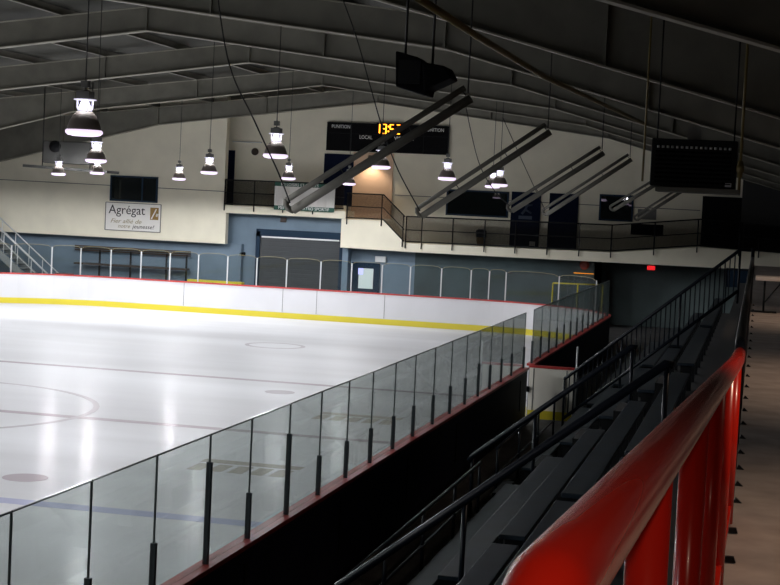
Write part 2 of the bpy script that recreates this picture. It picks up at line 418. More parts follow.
# ------------------------------------------------------------------ bleachers
ROW = [(-3.2+.56*k_, .70+.44*k_) for k_ in range(5)]
prof = [(-3.75, 0), (-3.75, .14), (-3.5, .14)]
for kx, kz in ROW:
    prof += [(kx-.20, prof[-1][1]), (kx-.20, kz-.42), ]
prof += [(-.46, ROW[-1][1]-.42), (-.46, 2.9), (-.15, 2.9), (-.15, 0)]
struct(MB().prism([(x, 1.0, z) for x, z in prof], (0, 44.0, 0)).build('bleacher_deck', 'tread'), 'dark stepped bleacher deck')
struct(MB().box((-.15, -5.5, 2.90), (XR, 58, 3.05)).build('walkway_floor', 'walk'), 'brown walkway floor above the bleachers')
struct(MB().box((-.17, -5.5, 2.86), (-.148, 58, 3.06)).build('walkway_edge', 'rail'))
rown = ['front row', 'second row', 'third row', 'fourth row', 'top row']
for (ya, yb, bn) in ((1.2, 14.22, 'nearest block before the first stair rail'), (14.62, 22.45, 'middle block between the two stair rails'), (24.0, 32.1, 'far block beyond the second stair rail'), (32.9, 44.7, 'last block behind the picket guard')):
    for (kx, kz), rn in zip(ROW, rown):
        t = thing('bleacher_bench', 'dark navy plank bench, %s of the %s' % (rn, bn), 'bench', (kx, ya, kz-.42), 'bleacher benches')
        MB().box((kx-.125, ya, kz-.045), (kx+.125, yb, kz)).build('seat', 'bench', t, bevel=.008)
        n = max(3, int((yb-ya)/1.2)); 
        for i in range(n+1):
            y = ya+.15+(yb-ya-.3)*i/n
            MB().box((kx-.08, y-.035, kz-.42), (kx+.09, y+.035, kz-.045)).build('bracket', 'blackm', t)
# aisle steps
for ya, lb in ((22.75, 'second'),):
    for i, (kx, kz) in enumerate(ROW):
        struct(MB().box((kx-.36, ya, kz-.44), (kx-.20, ya+1.1, kz-.20)).build('stair_step', 'tread'))
# aisle handrails
def aisle_rail(y, x0, z0, x1, z1, label):
    t = thing('stair_handrail', label, 'handrail', (x0, y, z0-.9), 'bleacher stair rails')
    d = (z1-z0)/(x1-x0)
    MB().tube([(x0-.05, y, z0-.08), (x0, y, z0), (x1, y, z1), (x1+.06, y, z1-.02)], .042).build('top_rail', 'rail', t)
    for f in (0.0, .40, 1.0):
        x = x0+(x1-x0)*f; z = z0+(z1-z0)*f
        zz = max([kz-.42 for kx, kz in ROW if kx-.20 <= x] + [.14])
        MB().tube([(x, y, zz-.005), (x, y, z)], .026).build('post', 'rail', t)
aisle_rail(14.42, -3.68, .98, -.74, 3.30, 'dark stair handrail climbing the near bleacher aisle')
aisle_rail(22.62, -3.85, 1.03, -1.65, 2.77, 'dark stair handrail climbing the farther bleacher aisle')
# front guards
def guard(y0, y1, label, ps):
    t = thing('guard_rail', label, 'railing', (-3.7, y0, .14), 'bleacher front guards')
    MB().tube([(-3.7, y0, .97), (-3.7, y1, .97)], .024).build('top_rail', 'rail', t)
    MB().tube([(-3.7, y0, .55), (-3.7, y1, .55)], .018).build('mid_rail', 'rail', t)
    for y in ps: MB().tube([(-3.7, y, .14), (-3.7, y, .97)], .022).build('post', 'rail', t)
guard(14.55, 22.45, 'dark pipe guard along the bleacher foot between the two stair aisles', (14.6, 16.5, 18.5, 20.5, 22.4))
guard(23.9, 31.0, 'dark pipe guard along the bleacher foot beyond the farther aisle', (24.0, 26.3, 28.6, 30.9))
# end guard with pickets
t = thing('guard_rail', 'dark picket guard sloping up the far end of the bleachers', 'railing', (-3.7, 32.45, .0))
p0 = Vector((-3.7, 32.45, 1.22)); p1 = Vector((-.36, 32.45, 4.03)); dn = Vector((0, 0, .82))
MB().tube([p0-Vector((0,0,.02)), p0, p1, p1+Vector((.25, 0, .0))], .036).build('top_rail', 'rail', t)
MB().tube([p0-dn, p1-dn], .034).build('bottom_rail', 'rail', t)
for i in range(37):
    q = p0.lerp(p1, i/36)
    if i in (0, 12, 24, 36): MB().tube([q-dn-Vector((0,0,.25 if i else .26)), q], .024).build('post', 'rail', t)
    else: MB().tube([q-dn, q], .014, 6).build('picket', 'rail', t)
# landing panel at its top
t = thing('landing_screen', 'dark blue screen panel at the far top corner of the bleachers', 'screen', (-.55, 45.4, -.02))
MB().box((-.82, 45.4, 2.75), (-.25, 45.45, 3.22)).build('panel', 'blueframe', t)
MB().box((-.86, 45.38, 3.22), (-.21, 45.47, 3.28)).build('cap', 'rail', t)
for x in (-.84, -.24): MB().box((x-.02, 45.38, -.02), (x+.02, 45.47, 3.28)).build('post', 'rail', t)

# ------------------------------------------------------------------ red hand rail and dark walkway rail
A = Vector((-.147, 1.45, 4.283)); B = Vector((-.082, 8.3, 3.878))
t = thing('red_railing', 'glossy red pipe railing in the right foreground, sloping down along the walkway', 'railing', (-.13, 1.4, 3.05))
path = []
d = (B-A).normalized()
E0 = A - d*.17
for i in range(7):      # elbow at the near end
    a = PI/2*i/6
    path.append(E0 + Vector((0, -.11*math.sin(PI/2-a)*1.0, -.11*(1-math.cos(PI/2-a)))))
path = [path[0]-Vector((0,0,1.05)), path[0]-Vector((0,0,.4)), path[0]-Vector((0,0,.12))] + path + [A.lerp(B, f) for f in (0, .1, .2, .35, .5, .65, .8, .92)] + [B, B+Vector((.005, .35, -.012)), B+Vector((.012, .62, .0))]
rad = [.038]*len(path); rad[-1] = .032
MB().tube(path, rad, 28).build('hand_rail', 'red', t)
y = 2.42
while y < 8.6:
    f = (y-A.y)/(B.y-A.y); p = A.lerp(B, f)
    MB().tube([(p.x, y, 3.06), (p.x, y, p.z-.02)], .033, 18).build('baluster', 'red', t)
    y += 1.46
MB().bar((A.x+.01, 1.5, 3.13), (B.x+.01, 8.6, 3.13), .03, .05).build('bottom_rail', 'red', t)
for y in (7.35, 8.05):
    MB().prism([(-.10, y-.015, 3.055), (-.02, y-.015, 3.055), (-.03, y-.015, 3.08), (-.10, y-.015, 3.08)], (0, .03, 0)).build('base_bracket', 'blackm', t)
t = thing('walkway_railing', 'dark pipe railing along the walkway edge beyond the red railing', 'railing', (-.09, 8.6, 3.05))
pr_ = [B+Vector((.014, .68, .004)), Vector((-.075, 9.6, 3.90)), Vector((-.08, 12, 3.91)), Vector((-.095, 20, 3.91)), Vector((-.11, 32, 3.91))]
MB().tube(pr_, .030, 12).build('top_rail', 'rail', t)
MB().tube([(-.08, 8.9, 3.48), (-.11, 32, 3.48)], .016).build('mid_rail', 'rail', t)
for i in range(22):
    y = 9.15+i*1.085
    x = -.075-.0015*(y-9)
    q = MB().tube([(x, y, 3.05), (x, y, 3.91)], .022).build('post', 'rail', t)
MB().tube([(-.11, 30.9, 3.05), (-.11, 30.9, 4.1)], .035).build('end_post', 'rail', t)
for i, y in enumerate([8.95+.55*i+.03*i*i for i in range(20)]):
    MB().prism([(-.06, y-.012, 3.05), (-.012, y-.012, 3.05), (-.045, y-.012, 3.08)], (0, .03, 0)).build('base_bracket', 'blackm', t)

# table on the walkway
t = thing('folding_table', 'white-topped table with dark folding legs on the walkway', 'table', (.55, 28.3, 3.05))
MB().box((-.03, 27.95, 3.60), (1.6, 28.7, 3.67)).build('tabletop', 'tabletop', t, bevel=.01)
for x in (.13, 1.25):
    l = MB(); l.tube([(x, 28.05, 3.61), (x, 28.05, 3.08)], .018); l.tube([(x, 28.6, 3.61), (x, 28.6, 3.08)], .018)
    l.tube([(x, 28.05, 3.2), (x, 28.6, 3.2)], .014); l.tube([(x-.22, 28.05, 3.07), (x+.22, 28.05, 3.07)], .018)
    l.tube([(x, 28.05, 3.07), (x, 28.6, 3.07)], .018)
    l.tube([(x, 28.33, 3.2), (x+.3, 28.33, 3.6)], .012)
    l.build('leg', 'blackm', t)

# ------------------------------------------------------------------ hanging lamps
def lamp_meshes():
    L = []
    def k(nm, mb, m, sm=True): L.append((nm, mb, m))
    k('reflector', MB().lathe([(.225,.012),(.235,.0),(.238,.02),(.225,.07),(.20,.14),(.165,.205),(.12,.255),(.085,.275),(.08,.27),(.115,.245),(.16,.19),(.195,.13),(.218,.06)], n=28), 'shade')
    k('lens', MB().lathe([(.001,-.074),(.15,-.072),(.222,-.058),(.254,-.030),(.258,-.008),(.244,.014),(.001,.016)], n=28), 'lens')
    k('bulb', MB().lathe([(.03,.27),(.075,.285),(.085,.33),(.06,.39),(.045,.425)], n=16), 'bulb')
    k('collar', MB().lathe([(.04,.425),(.155,.425),(.155,.437),(.04,.437)], n=24), 'glow')
    for i in range(4):
        a = PI/4+i*PI/2; c, s_ = .112*math.cos(a), .112*math.sin(a)
        k('strut', MB().tube([(c*.75, s_*.75, .265), (c, s_, .32), (c, s_, .425)], .011, 6), 'glow')
    k('ballast', MB().box((-.095,-.095,.437), (.095,.095,.545)).lathe([(.07,.545),(.06,.56),(.035,.57)], n=12), 'grey')
    k('cap', MB().box((-.05,-.05,.60), (.05,.05,.69)).tube([(0,0,.56),(0,0,.72)], .014, 8), 'grey')
    out = []
    for nm, mb, m in L:
        o = mb.build(nm, m, None, origin=(0,0,0)); out.append((nm, o.data)); bpy.data.objects.remove(o)
    return out
LM = lamp_meshes()
LIGHT_W = 520; UP_W = 330
def lamp(p, label, group=None):
    t = thing('hanging_lamp', label, 'lamp', tuple(p), group)
    for nm, me in LM:
        o = bpy.data.objects.new(nm, me); COL.objects.link(o); o.parent = t
    MB().tube([(p[0], p[1], p[2]+.7), (p[0], p[1], roofdeck(p[0])-.02)], .009, 6).build('cord', 'cable', t)
    ld = bpy.data.lights.new('lamp_light', 'SPOT'); ld.energy = LIGHT_W*(1 if p[0] < -12 else .5 if p[1] < 43 else .14); ld.color = (.95, .96, 1.0)
    ld.spot_size = math.radians(175); ld.spot_blend = .15; ld.shadow_soft_size = .18
    lo = bpy.data.objects.new('lamp_light', ld); COL.objects.link(lo); lo.parent = t; lo.location = (0, 0, -.29)
    lo['kind'] = 'helper'
    lu = bpy.data.lights.new('collar_light', 'POINT'); lu.energy = UP_W*(1 if p[0] < -12 else .3 if p[1] < 43 else .12); lu.color = (.96, .96, 1.0); lu.shadow_soft_size = .11
    lo = bpy.data.objects.new('collar_light', lu); COL.objects.link(lo); lo.parent = t; lo.location = (0, 0, .35); lo['kind'] = 'helper'
VL = [(84,131,22.1,'largest hanging lamp, upper left, nearest over the ice'),
      (96,160,38.5,'hanging lamp just below the largest lamp at upper left'),
      (97,172.5,57.8,'small hanging lamp lowest under the largest lamp, beside the dark wall window'),
      (58.5,173.5,57.8,'leftmost hanging lamp, under the hung grey machine tray'),
      (179,178.5,61.5,'small hanging lamp right of the white wall sign'),
      (209,172,48.4,'hanging lamp left of the upper balcony opening'),
      (275.5,155,32.6,'large hanging lamp in front of the upper balcony'),
      (288.5,178,57.8,'small hanging lamp above the green and white banner'),
      (349,183.5,61.5,'small hanging lamp partly behind the first heater tube, left of the beige panel'),
      (381,166.5,42.9,'hanging lamp in front of the beige lit panel under the scoreboard'),
      (447,178,45.5,'hanging lamp right of the scoreboard'),
      (492.5,186,53.6,'left hanging lamp of the close pair before the wide balcony window'),
      (499.5,184.5,50.1,'right hanging lamp of the close pair before the wide balcony window')]
for px, py, dd, lb in VL:
    lamp(CAM+ray(px, py)*dd, lb, 'lamps over the ice')
for x, y in ((-16.2, 26), (-16.2, 16), (-16.2, 6), (-9.5, 10.5), (-9.6, 1), (-23.8, 43), (-23.8, 33), (-23.8, 23), (-23.8, 12), (-30.8, 57), (-29.5, 49), (-29.5, 38), (-29.5, 26)):  # extra unseen lamps, added to light the ice and the left wall
    lamp(Vector((x, y, 5.4)), 'added hanging lamp beyond the edge of the view, for more light', 'added lamps beyond the view')

# ------------------------------------------------------------------ tilted radiant heaters over the stands
HT = [((290,205),(468,93),21.7,'longest tilted radiant heater, crossing in front of the scoreboard'),
      ((420,212),(548,128),30.1,'second tilted radiant heater, right of the scoreboard'),
      ((510,208),(602,150),38.5,'third tilted radiant heater, crossing before the navy poster'),
      ((545,212),(630,157),46.8,'fourth tilted radiant heater, right of the navy poster'),
      ((612,208),(662,178),55.2,'fifth tilted radiant heater, before the small balcony window'),
      ((636,218),(680,190),62.4,'farthest tilted radiant heater, below the black unit heater')]
for (a, c, y, lb) in HT:
    P = ay(*a, y); Q = ay(*c, y); d = (Q-P).normalized(); n = Vector((-d.z, 0, d.x))
    t = thing('radiant_heater', lb, 'heater', tuple(P), 'tilted heaters over the stands')
    MB().tube([P-n*.085, Q-n*.085], .062, 14).build('burner_tube', 'tubegrey', t)
    MB().tube([P+n*.085, Q+n*.085], .042, 12).build('return_tube', 'tubegrey', t)
    MB().tube([P-n*.10, P-d*.05-n*.03, P-d*.05+n*.03, P+n*.10], .042, 10).build('end_bend', 'tubegrey', t)
    for f in (.30, .68, .985):
        w_ = P.lerp(Q, f); MB().bar(w_-n*.14, w_+n*.12, .03, .012, up=d).build('clamp', 'blackm', t)
    MB().tube([Q, (Q.x, Q.y, roofdeck(Q.x)-.05)], .012, 6).build('hanger', 'cable', t)
def cable(pts, lb, r=.013):
    P = [Vector(p) for p in pts]; q = []
    for i in range(len(P)-1):
        for k_ in range(6): 
            t_ = k_/6
            a0, a1, a2, a3 = P[max(i-1,0)], P[i], P[i+1], P[min(i+2, len(P)-1)]
            q.append(.5*((2*a1)+(a2-a0)*t_+(2*a0-5*a1+4*a2-a3)*t_*t_+(3*a1-a0-3*a2+a3)*t_**3))
    q.append(P[-1])
    o = MB().tube(q, r*.8, 6).build('hanging_cable', 'cable', None, origin=P[-1]); tag(o, lb, 'cable', 'heater cables')
cable([ay(213,-42,21.6), ay(228,60,21.6), ay(254,120,21.6), ay(278,172,21.6), ay(290,203,21.6)], 'slack black cable from the roof to the low end of the longest heater', .014)
cable([ay(340,-8,30), ay(356,36,30), ay(370,85,30), ay(383,130,30), ay(398,170,30), ay(420,211,30)], 'slack black cable passing the clock down to the second heater', .016)
cable([ay(464,98,38.4), ay(478,160,38.4), ay(494,190,38.4), ay(510,206,38.4)], 'slack black cable to the low end of the third heater', .014)
cable([ay(503,118,46.7), ay(524,165,46.7), ay(545,210,46.7)], 'slack black cable to the low end of the fourth heater', .014)

# ------------------------------------------------------------------ loudspeaker, unit heater, pipe, hung machine
c = ay(424, 72, 19); t = thing('loudspeaker', 'black loudspeaker cluster hanging from the roof on two rods', 'loudspeaker', (c.x, c.y, c.z-.28))
MB().prism([(c.x-.32, c.y-.2, c.z+.23), (c.x-.30, c.y-.2, c.z-.20), (c.x+.08, c.y-.2, c.z-.30), (c.x+.14, c.y-.2, c.z+.02), (c.x-.05, c.y-.2, c.z+.16)], (0, .45, 0)).build('cabinet', 'black', t, bevel=.02)
MB().prism([(c.x+.02, c.y-.25, c.z+.10), (c.x+.06, c.y-.25, c.z-.24), (c.x+.38, c.y-.25, c.z-.08), (c.x+.30, c.y-.25, c.z+.06)], (0, .5, 0)).build('horn', 'black', t, bevel=.02)
MB().box((c.x-.27, c.y-.215, c.z-.16), (c.x+.0, c.y-.2, c.z+.12)).build('grille', 'blackm', t)
for dx in (-.24, .10): MB().tube([(c.x+dx, c.y, c.z+.0), (c.x+dx+.0, c.y, roofdeck(c.x)-.02)], .016, 8).build('hanger', 'cable', t)

y = 21.0; a = ay(652, 138, y); c = ay(735, 189, y)
t = thing('unit_heater', 'black louvred unit heater hanging at right above the walkway', 'heater', ((a.x+c.x)/2, y, c.z))
MB().box((a.x, y, c.z), (c.x, y+.7, a.z)).build('body', 'blackm', t, bevel=.015)
for i in range(8):
    z = c.z+.06+i*.055; MB().bar((a.x+.06, y-.02, z), (c.x-.06, y-.02, z), .05, .008, up=(0,-.5,1)).build('louvre', 'black', t)
for i in range(16):
    x = a.x+.09+i*(c.x-a.x-.18)/15; MB().lathe([(.008, 0), (.017, .0), (.017, .03), (.008, .03)], (x, y-.012, a.z-.12), n=8).build('vent_stud', 'alu', t)
MB().box((a.x+.08, y-.06, c.z-.07), (c.x+.06, y+.7, c.z-.01)).build('tray', 'tubegrey', t)
MB().box((c.x-.13, y-.03, c.z+.02), (c.x-.05, y-.005, c.z+.07)).build('label_plate', 'alu', t)
for x in (a.x+.05, c.x-.05): MB().tube([(x, y+.3, a.z), (x, y+.3, roofdeck(x)-.02)], .012, 6).build('hanger', 'blackm', t)
MB().box((a.x+.45, y+.05, a.z), (a.x+.62, y+.2, a.z+.16)).build('controls', 'grey', t)
g = MB(); x = c.x+.05
g.tube([(x, y-.02, roofdeck(x)-.1), (x, y-.02, c.z-.05)], .02, 10); g.tube([(x, y-.02, c.z+.15), (x, y-.02, c.z+.36)], .035, 10); g.lathe([(.03, 0), (.05, .03), (.05, .09), (.03, .12)], (x, y-.02, c.z+.2), 12)
g.build('gas_drop', 'gas', t)
g = MB(); x = a.x-.10; g.tube([(x, y+.1, roofdeck(x)-.1), (x, y+.1, c.z+.05)], .014, 8); g.build('conduit', 'gas', t)
pts = [ax(418, -2, -2.75), ax(480, 38, -2.75), ax(545, 77, -2.75), ax(645, 124, -2.75)]
o = MB().tube(pts, .035, 10).build('gas_pipe', 'gas', None, origin=pts[0]); tag(o, 'thin ochre gas pipe running lengthwise under the right roof slope', 'pipe')

y = 55.0; a = ay(30, 166, y); c = ay(113, 168, y)
t = thing('hung_machine', 'grey machine on a hung brown tray high at the far left', 'machine', ((a.x+c.x)/2, y, a.z-.1))
MB().bar((a.x, y, a.z), (c.x, y, a.z-.10), 1.2, .10).build('tray', 'dimgrey', t)
q0 = ay(48, 141, y); q1 = ay(94, 160, y)
MB().box((q0.x, y-.4, a.z+.14), (q1.x, y+.5, q0.z)).build('cabinet', 'dimgrey', t, bevel=.03)
q = ay(60, 147, y); MB().lathe([(.02, 0), (.22, .0), (.22, .03), (.02, .03)], (0, 0, 0), 20).build('fan_cover', 'black', t, origin=(0,0,0)).matrix_local = Matrix.Translation(Vector((q.x, y-.42, q.z))-Vector(t['_o'])) @ Matrix.Rotation(PI/2, 4, 'X')
for x in (a.x+.4, c.x-1.0): MB().tube([(x, y+.2, a.z), (x, y+.2, roofdeck(x)-.02)], .02, 6).build('hanger', 'cable', t)

# ------------------------------------------------------------------ scoreboard, sign, banner
YS = YR-.16
def rect(px0, py0, px1, py1, y):
    a = ay(px0, py0, y); c = ay(px1, py1, y); return a.x, c.x, c.z, a.z     # x0,x1,z0,z1
x0, x1, z0, z1 = rect(327.5, 122, 447.5, 155, YS)
t = thing('scoreboard', 'long black scoreboard with amber clock digits high on the end wall', 'scoreboard', ((x0+x1)/2, YS, z0))
MB().box((x0, YS, z0), (x1, YS+.14, z1)).build('panel', 'black', t)
W = x1-x0; Hh = z1-z0
fr = MB(); yy = YS-.012
for a_, c_ in (((x0,z0),(x1,z0)), ((x0,z1),(x1,z1)), ((x0,z0),(x0,z1)), ((x1,z0),(x1,z1)), ((x0+W*.195,z0),(x0+W*.195,z1)), ((x0+W*.80,z0),(x0+W*.80,z1)), ((x0,z0+Hh*.62),(x1,z0+Hh*.62))):
    fr.bar((a_[0], yy, a_[1]), (c_[0], yy, c_[1]), .012, .012)
fr.build('frame_line', 'blackm', t)
text('lettering', 'PUNITION', 'lettering', t, (x0+W*.115, YS-.002, z0+Hh*.80), .15, .80)
text('lettering', 'PUNITION', 'lettering', t, (x0+W*.885, YS-.002, z0+Hh*.80), .15, .80)
text('lettering', 'LOCAL', 'lettering', t, (x0+W*.325, YS-.002, z0+Hh*.45), .16, .55)
text('lettering', 'VISITEUR', 'lettering', t, (x0+W*.64, YS-.002, z0+Hh*.45), .16, .85)
SEG = {'1': 'bc', '3': 'abgcd', '5': 'afgcd', '2': 'abged'}
def digit(ch, cx, cz, w, h):
    s_ = .043; b = MB(); P = dict(a=((-w,h),(w,h)), g=((-w,0),(w,0)), d=((-w,-h),(w,-h)), b=((w,h),(w,0)), c=((w,0),(w,-h)), f=((-w,h),(-w,0)), e=((-w,0),(-w,-h)))
    for q in SEG[ch]:
        (ax_, az_), (bx_, bz_) = P[q]; b.bar((cx+ax_, YS-.015, cz+az_), (cx+bx_, YS-.015, cz+bz_), s_, s_)
    return b.build('digit', 'amber', t)
zc_ = Z(388, 128.5, YS); 
for ch, px in (('1', 378), ('3', 384.5), ('5', 392), ('2', 398.5)):
    digit(ch, X(px, 128, YS), zc_-.02, .075, .19)
cx = X(388.6, 128, YS); MB().box((cx-.03, YS-.03, zc_+.05), (cx+.03, YS, zc_+.11)).box((cx-.03, YS-.03, zc_-.15), (cx+.03, YS, zc_-.09)).build('colon', 'amber', t)
lx = ay(391, 121.5, YS)
MB().box((lx.x-.6, YS-.06, z1), (lx.x+.6, YS+.02, z1+.05)).build('clock_housing', 'blackm', t)

x0, x1, z0, z1 = rect(106.5, 202, 160.5, 232.5, YW)
t = thing('wall_sign', 'white wall sign reading Agrégat below the dark window on the left', 'sign', ((x0+x1)/2, YW, z0))
W = x1-x0; Hh = z1-z0; ys = YW-.05
MB().box((x0, ys, z0), (x1, YW, z1)).build('panel', 'signwhite', t)
f = MB()
for a_, c_ in (((x0,z0),(x1,z0)), ((x0,z1),(x1,z1)), ((x0,z0),(x0,z1)), ((x1,z0),(x1,z1))): f.bar((a_[0], ys-.005, a_[1]), (c_[0], ys-.005, c_[1]), .03, .03)
f.build('frame', 'grey', t)
text('lettering', 'Agrégat', 'ink', t, (x0+W*.385, ys-.002, z0+Hh*.60), .40, W*.66)
text('slogan', 'Fier allié de', 'olive', t, (x0+W*.37, ys-.002, z0+Hh*.27), .19, W*.56, shear=.35)
text('slogan', 'notre', 'olive', t, (x0+W*.34, ys-.002, z0+Hh*.10), .17, W*.22, shear=.3)
text('slogan', 'jeunesse!', 'ink', t, (x0+W*.69, ys-.002, z0+Hh*.10), .18, W*.40, shear=.25)
MB().box((x0+W*.81, ys-.012, z0+Hh*.44), (x0+W*.96, ys, z0+Hh*.88)).build('logo_block', 'gold', t)
MB().bar((x0+W*.835, ys-.016, z0+Hh*.47), (x0+W*.92, ys-.016, z0+Hh*.83), .01, .05).tube([(x0+W*.925, ys-.014, z0+Hh*.62), (x0+W*.95, ys-.014, z0+Hh*.60)], .07, 10).build('logo_stroke', 'signwhite', t)

YB = YW-.17
x0, x1, z0, z1 = rect(275, 182, 334, 212.5, YB)
t = thing('banner', 'white cloth banner with green bands hanging on the upper balcony rail', 'banner', ((x0+x1)/2, YB, z0))
W = x1-x0; Hh = z1-z0
def sheet(za, zb, nm, m, amp=.03):
    b = MB(); n = 24; R = []
    for i in range(n+1):
        x = x0+W*i/n; w_ = amp*math.sin(i*1.1)+amp*.5*math.sin(i*2.3)
        R.append([b.bm.verts.new((x, YB+w_+q, z)) for q, z in ((0, za), (0, zb), (.012, zb), (.012, za))])
    for p, q in zip(R, R[1:]):
        for k_ in range(4): b.bm.faces.new((p[k_], p[(k_+1)%4], q[(k_+1)%4], q[k_]))
    b.bm.faces.new(R[0][::-1]); b.bm.faces.new(R[-1])
    return b.build(nm, m, t)
sheet(z0+Hh*.16, z1-Hh*.14, 'cloth', 'signwhite'); sheet(z0, z0+Hh*.16, 'bottom_band', 'green', .012); sheet(z1-Hh*.14, z1, 'top_band', 'green', .012)
text('lettering', 'ICI LOISIRS ET SPORTS', 'lettering', t, (x0+W*.42, YB-.04, z1-Hh*.12), .12, W*.62)
text('lettering', 'MEMBRE DU PATRO SPORTIF', 'lettering', t, (x0+W*.5, YB-.04, z0+Hh*.035), .13, W*.84)

# ------------------------------------------------------------------ openings
def window(n, px0, py0, px1, py1, y, label, mull=()):
    x0, x1, z0, z1 = rect(px0, py0, px1, py1, y)
    o = bpy.data.objects.new('window_%d' % n, None); COL.objects.link(o); o.location = ((x0+x1)/2, y, z0); o['_o'] = ((x0+x1)/2, y, z0); struct(o, label)
    b = MB(); w = .07
    b.box((x0, y-.06, z0), (x0+w, y, z1)); b.box((x1-w, y-.06, z0), (x1, y, z1)); b.box((x0, y-.06, z0), (x1, y, z0+w)); b.box((x0, y-.06, z1-w), (x1, y, z1))
    for f in mull: xm = x0+(x1-x0)*f; b.box((xm-.03, y-.055, z0), (xm+.03, y, z1))
    b.build('frame', 'blueframe', o)
    MB().box((x0+w, y-.045, z0+w), (x1-w, y-.005, z1-w)).build('pane', 'winglass', o)
    return o
window(1, 111, 175, 157.5, 203, YW, 'dark window above the white wall sign', (.68,))
window(2, 447, 189, 508, 218, YR, 'wide dark balcony window reflecting lamps')
window(3, 600, 194, 632.5, 222, YR, 'small dark balcony window at right')
def panel(name, px0, py0, px1, py1, y, m, lb, d=.06):
    x0, x1, z0, z1 = rect(px0, py0, px1, py1, y)
    return (x0, x1, z0, z1), struct(MB().box((x0, y-d, z0), (x1, y, z1)).build(name, m), lb)
# garage door
(x0, x1, z0, z1), _ = panel('door_1_backing', 258, 234, 340, 310, YR-.62, 'garage', 'dark shutter backing')
yg = YR-.70
x0, x1, z0, z1 = rect(258, 231, 340, 308, yg); z0 = 0
dg = bpy.data.objects.new('door_1', None); COL.objects.link(dg); dg.location = ((x0+x1)/2, yg, 0); dg['_o'] = ((x0+x1)/2, yg, 0); struct(dg, 'wide dark roller door in a blue frame under the upper balcony')
b = MB(); n = 16
for i in range(n):
    h = (z1-.25)/n; b.prism([(x0+.1, yg+.005, h*i), (x0+.1, yg, h*i+.02), (x0+.1, yg, h*(i+1)-.02), (x0+.1, yg+.005, h*(i+1)), (x0+.1, yg+.05, h*(i+1)), (x0+.1, yg+.05, h*i)], (x1-x0-.2, 0, 0))
b.build('shutter', 'garage', dg)
b = MB(); b.box((x0-.05, yg-.08, 0), (x0+.12, yg+.08, z1)); b.box((x1-.12, yg-.08, 0), (x1+.05, yg+.08, z1)); b.box((x0-.05, yg-.08, z1-.22), (x1+.05, yg+.08, z1+.1)); b.build('frame', 'blueframe', dg)
MB().box((x0+.2, yg-.10, z1-.26), (x1-.15, yg-.04, z1-.20)).build('shutter_lip', 'alu', dg)
# personnel door
yd = YR-.62
x0, x1, z0, z1 = rect(352, 262, 378.5, 300, yd)
dp = bpy.data.objects.new('door_2', None); COL.objects.link(dp); dp.location = ((x0+x1)/2, yd, 0); dp['_o'] = ((x0+x1)/2, yd, 0); struct(dp, 'blue door with a lit window under the balcony')
MB().box((x0, yd-.08, 0), (x1, yd, z1)).build('leaf', 'blueframe', dp)
w0, w1, v0, v1 = rect(359, 268, 372.5, 289, yd-.09)
MB().box((w0, yd-.1, max(v0, .9)), (w1, yd-.08, v1)).build('pane', 'litwin', dp)
w0, w1, v0, v1 = rect(358.5, 268, 363, 274.5, yd-.1)
MB().box((w0, yd-.12, v0), (w1, yd-.1, v1)).build('glowing_note', 'bluelit', dp)  # note is emissive, its brightness is not received light
# balcony doors / dark panels
panel('door_3', 225, 150, 233, 205, YR, 'darkdoor', 'dark door at the left of the upper balcony')
panel('door_4', 325, 153.5, 352, 206, YR-.02, 'darkdoor', 'dark blue panel below the scoreboard')
panel('door_5', 354, 152, 391, 219, YR, 'beige', 'beige lit panel below the scoreboard')
panel('door_6', 550, 193, 576, 250, YR, 'darkdoor', 'dark navy door on the long balcony')
panel('door_7', 703, 196, 741, 249, YR-.35, 'black', 'black doorway at the right end of the balcony')
x0, x1, z0, z1 = rect(512, 191.5, 538.5, 247, YR-.02)
t = thing('poster', 'navy poster with a pale skater emblem left of the dark navy door', 'poster', ((x0+x1)/2, YR-.02, z0))
MB().box((x0, YR-.06, z0), (x1, YR-.02, z1)).build('panel', 'poster', t)
cx = (x0+x1)/2; cz = z0+(z1-z0)*.66
b = MB(); b.tube([(cx-.15, YR-.065, cz-.15), (cx, YR-.065, cz+.05), (cx+.08, YR-.065, cz+.3)], .05, 8); b.tube([(cx-.02, YR-.065, cz+.05), (cx+.25, YR-.065, cz-.1)], .04, 8); b.lathe([(.001,-.08),(.07,-.05),(.07,.05),(.001,.08)], (cx+.1, YR-.135, cz+.4), 10); b.tube([(cx+.02, YR-.065, cz+.2), (cx+.28, YR-.065, cz+.25)], .035, 8)
b.build('emblem', 'paleblue', t)
MB().box((cx-.28, YR-.065, cz-.36), (cx+.28, YR-.055, cz-.22)).build('caption_bar', 'paleblue', t)

# ------------------------------------------------------------------ balcony railings
def hrail(name, label, pts, y, h, posts, mesh_lines=2):
    t = thing(name, label, 'railing', (pts[0][0], y, pts[0][1]))
    for f, nm, r in [(1, 'top_rail', .028), (.5, 'mid_rail', .018), (.06, 'bottom_rail', .025)]:
        MB().tube([(x, y, z+h*f) for x, z in pts], r, 8).build(nm, 'blackm', t)
    # dark mesh infill
    b = MB()
    for (xa_, za_), (xb_, zb_) in zip(pts, pts[1:]):
        n = max(2, int(abs(xb_-xa_)/.034))
        for i in range(n):
            f = (i+.5)/n; x = xa_+(xb_-xa_)*f; z = za_+(zb_-za_)*f; b.bar((x, y+.01, z+.06*h), (x, y+.01, z+h), .031, .012)
    inf = b.build('mesh_infill', 'black', t)
    for px in posts:
        x = X(px, 230, y)
        for (xa_, za_), (xb_, zb_) in zip(pts, pts[1:]):
            if xa_-.01 <= x <= xb_+.01:
                z = za_+(zb_-za_)*(x-xa_)/max(1e-6, xb_-xa_); MB().tube([(x, y-.03, z-.22), (x, y-.03, z+h)], .026, 8).build('post', 'blackm', t); break
    return t
yr = YW-.04
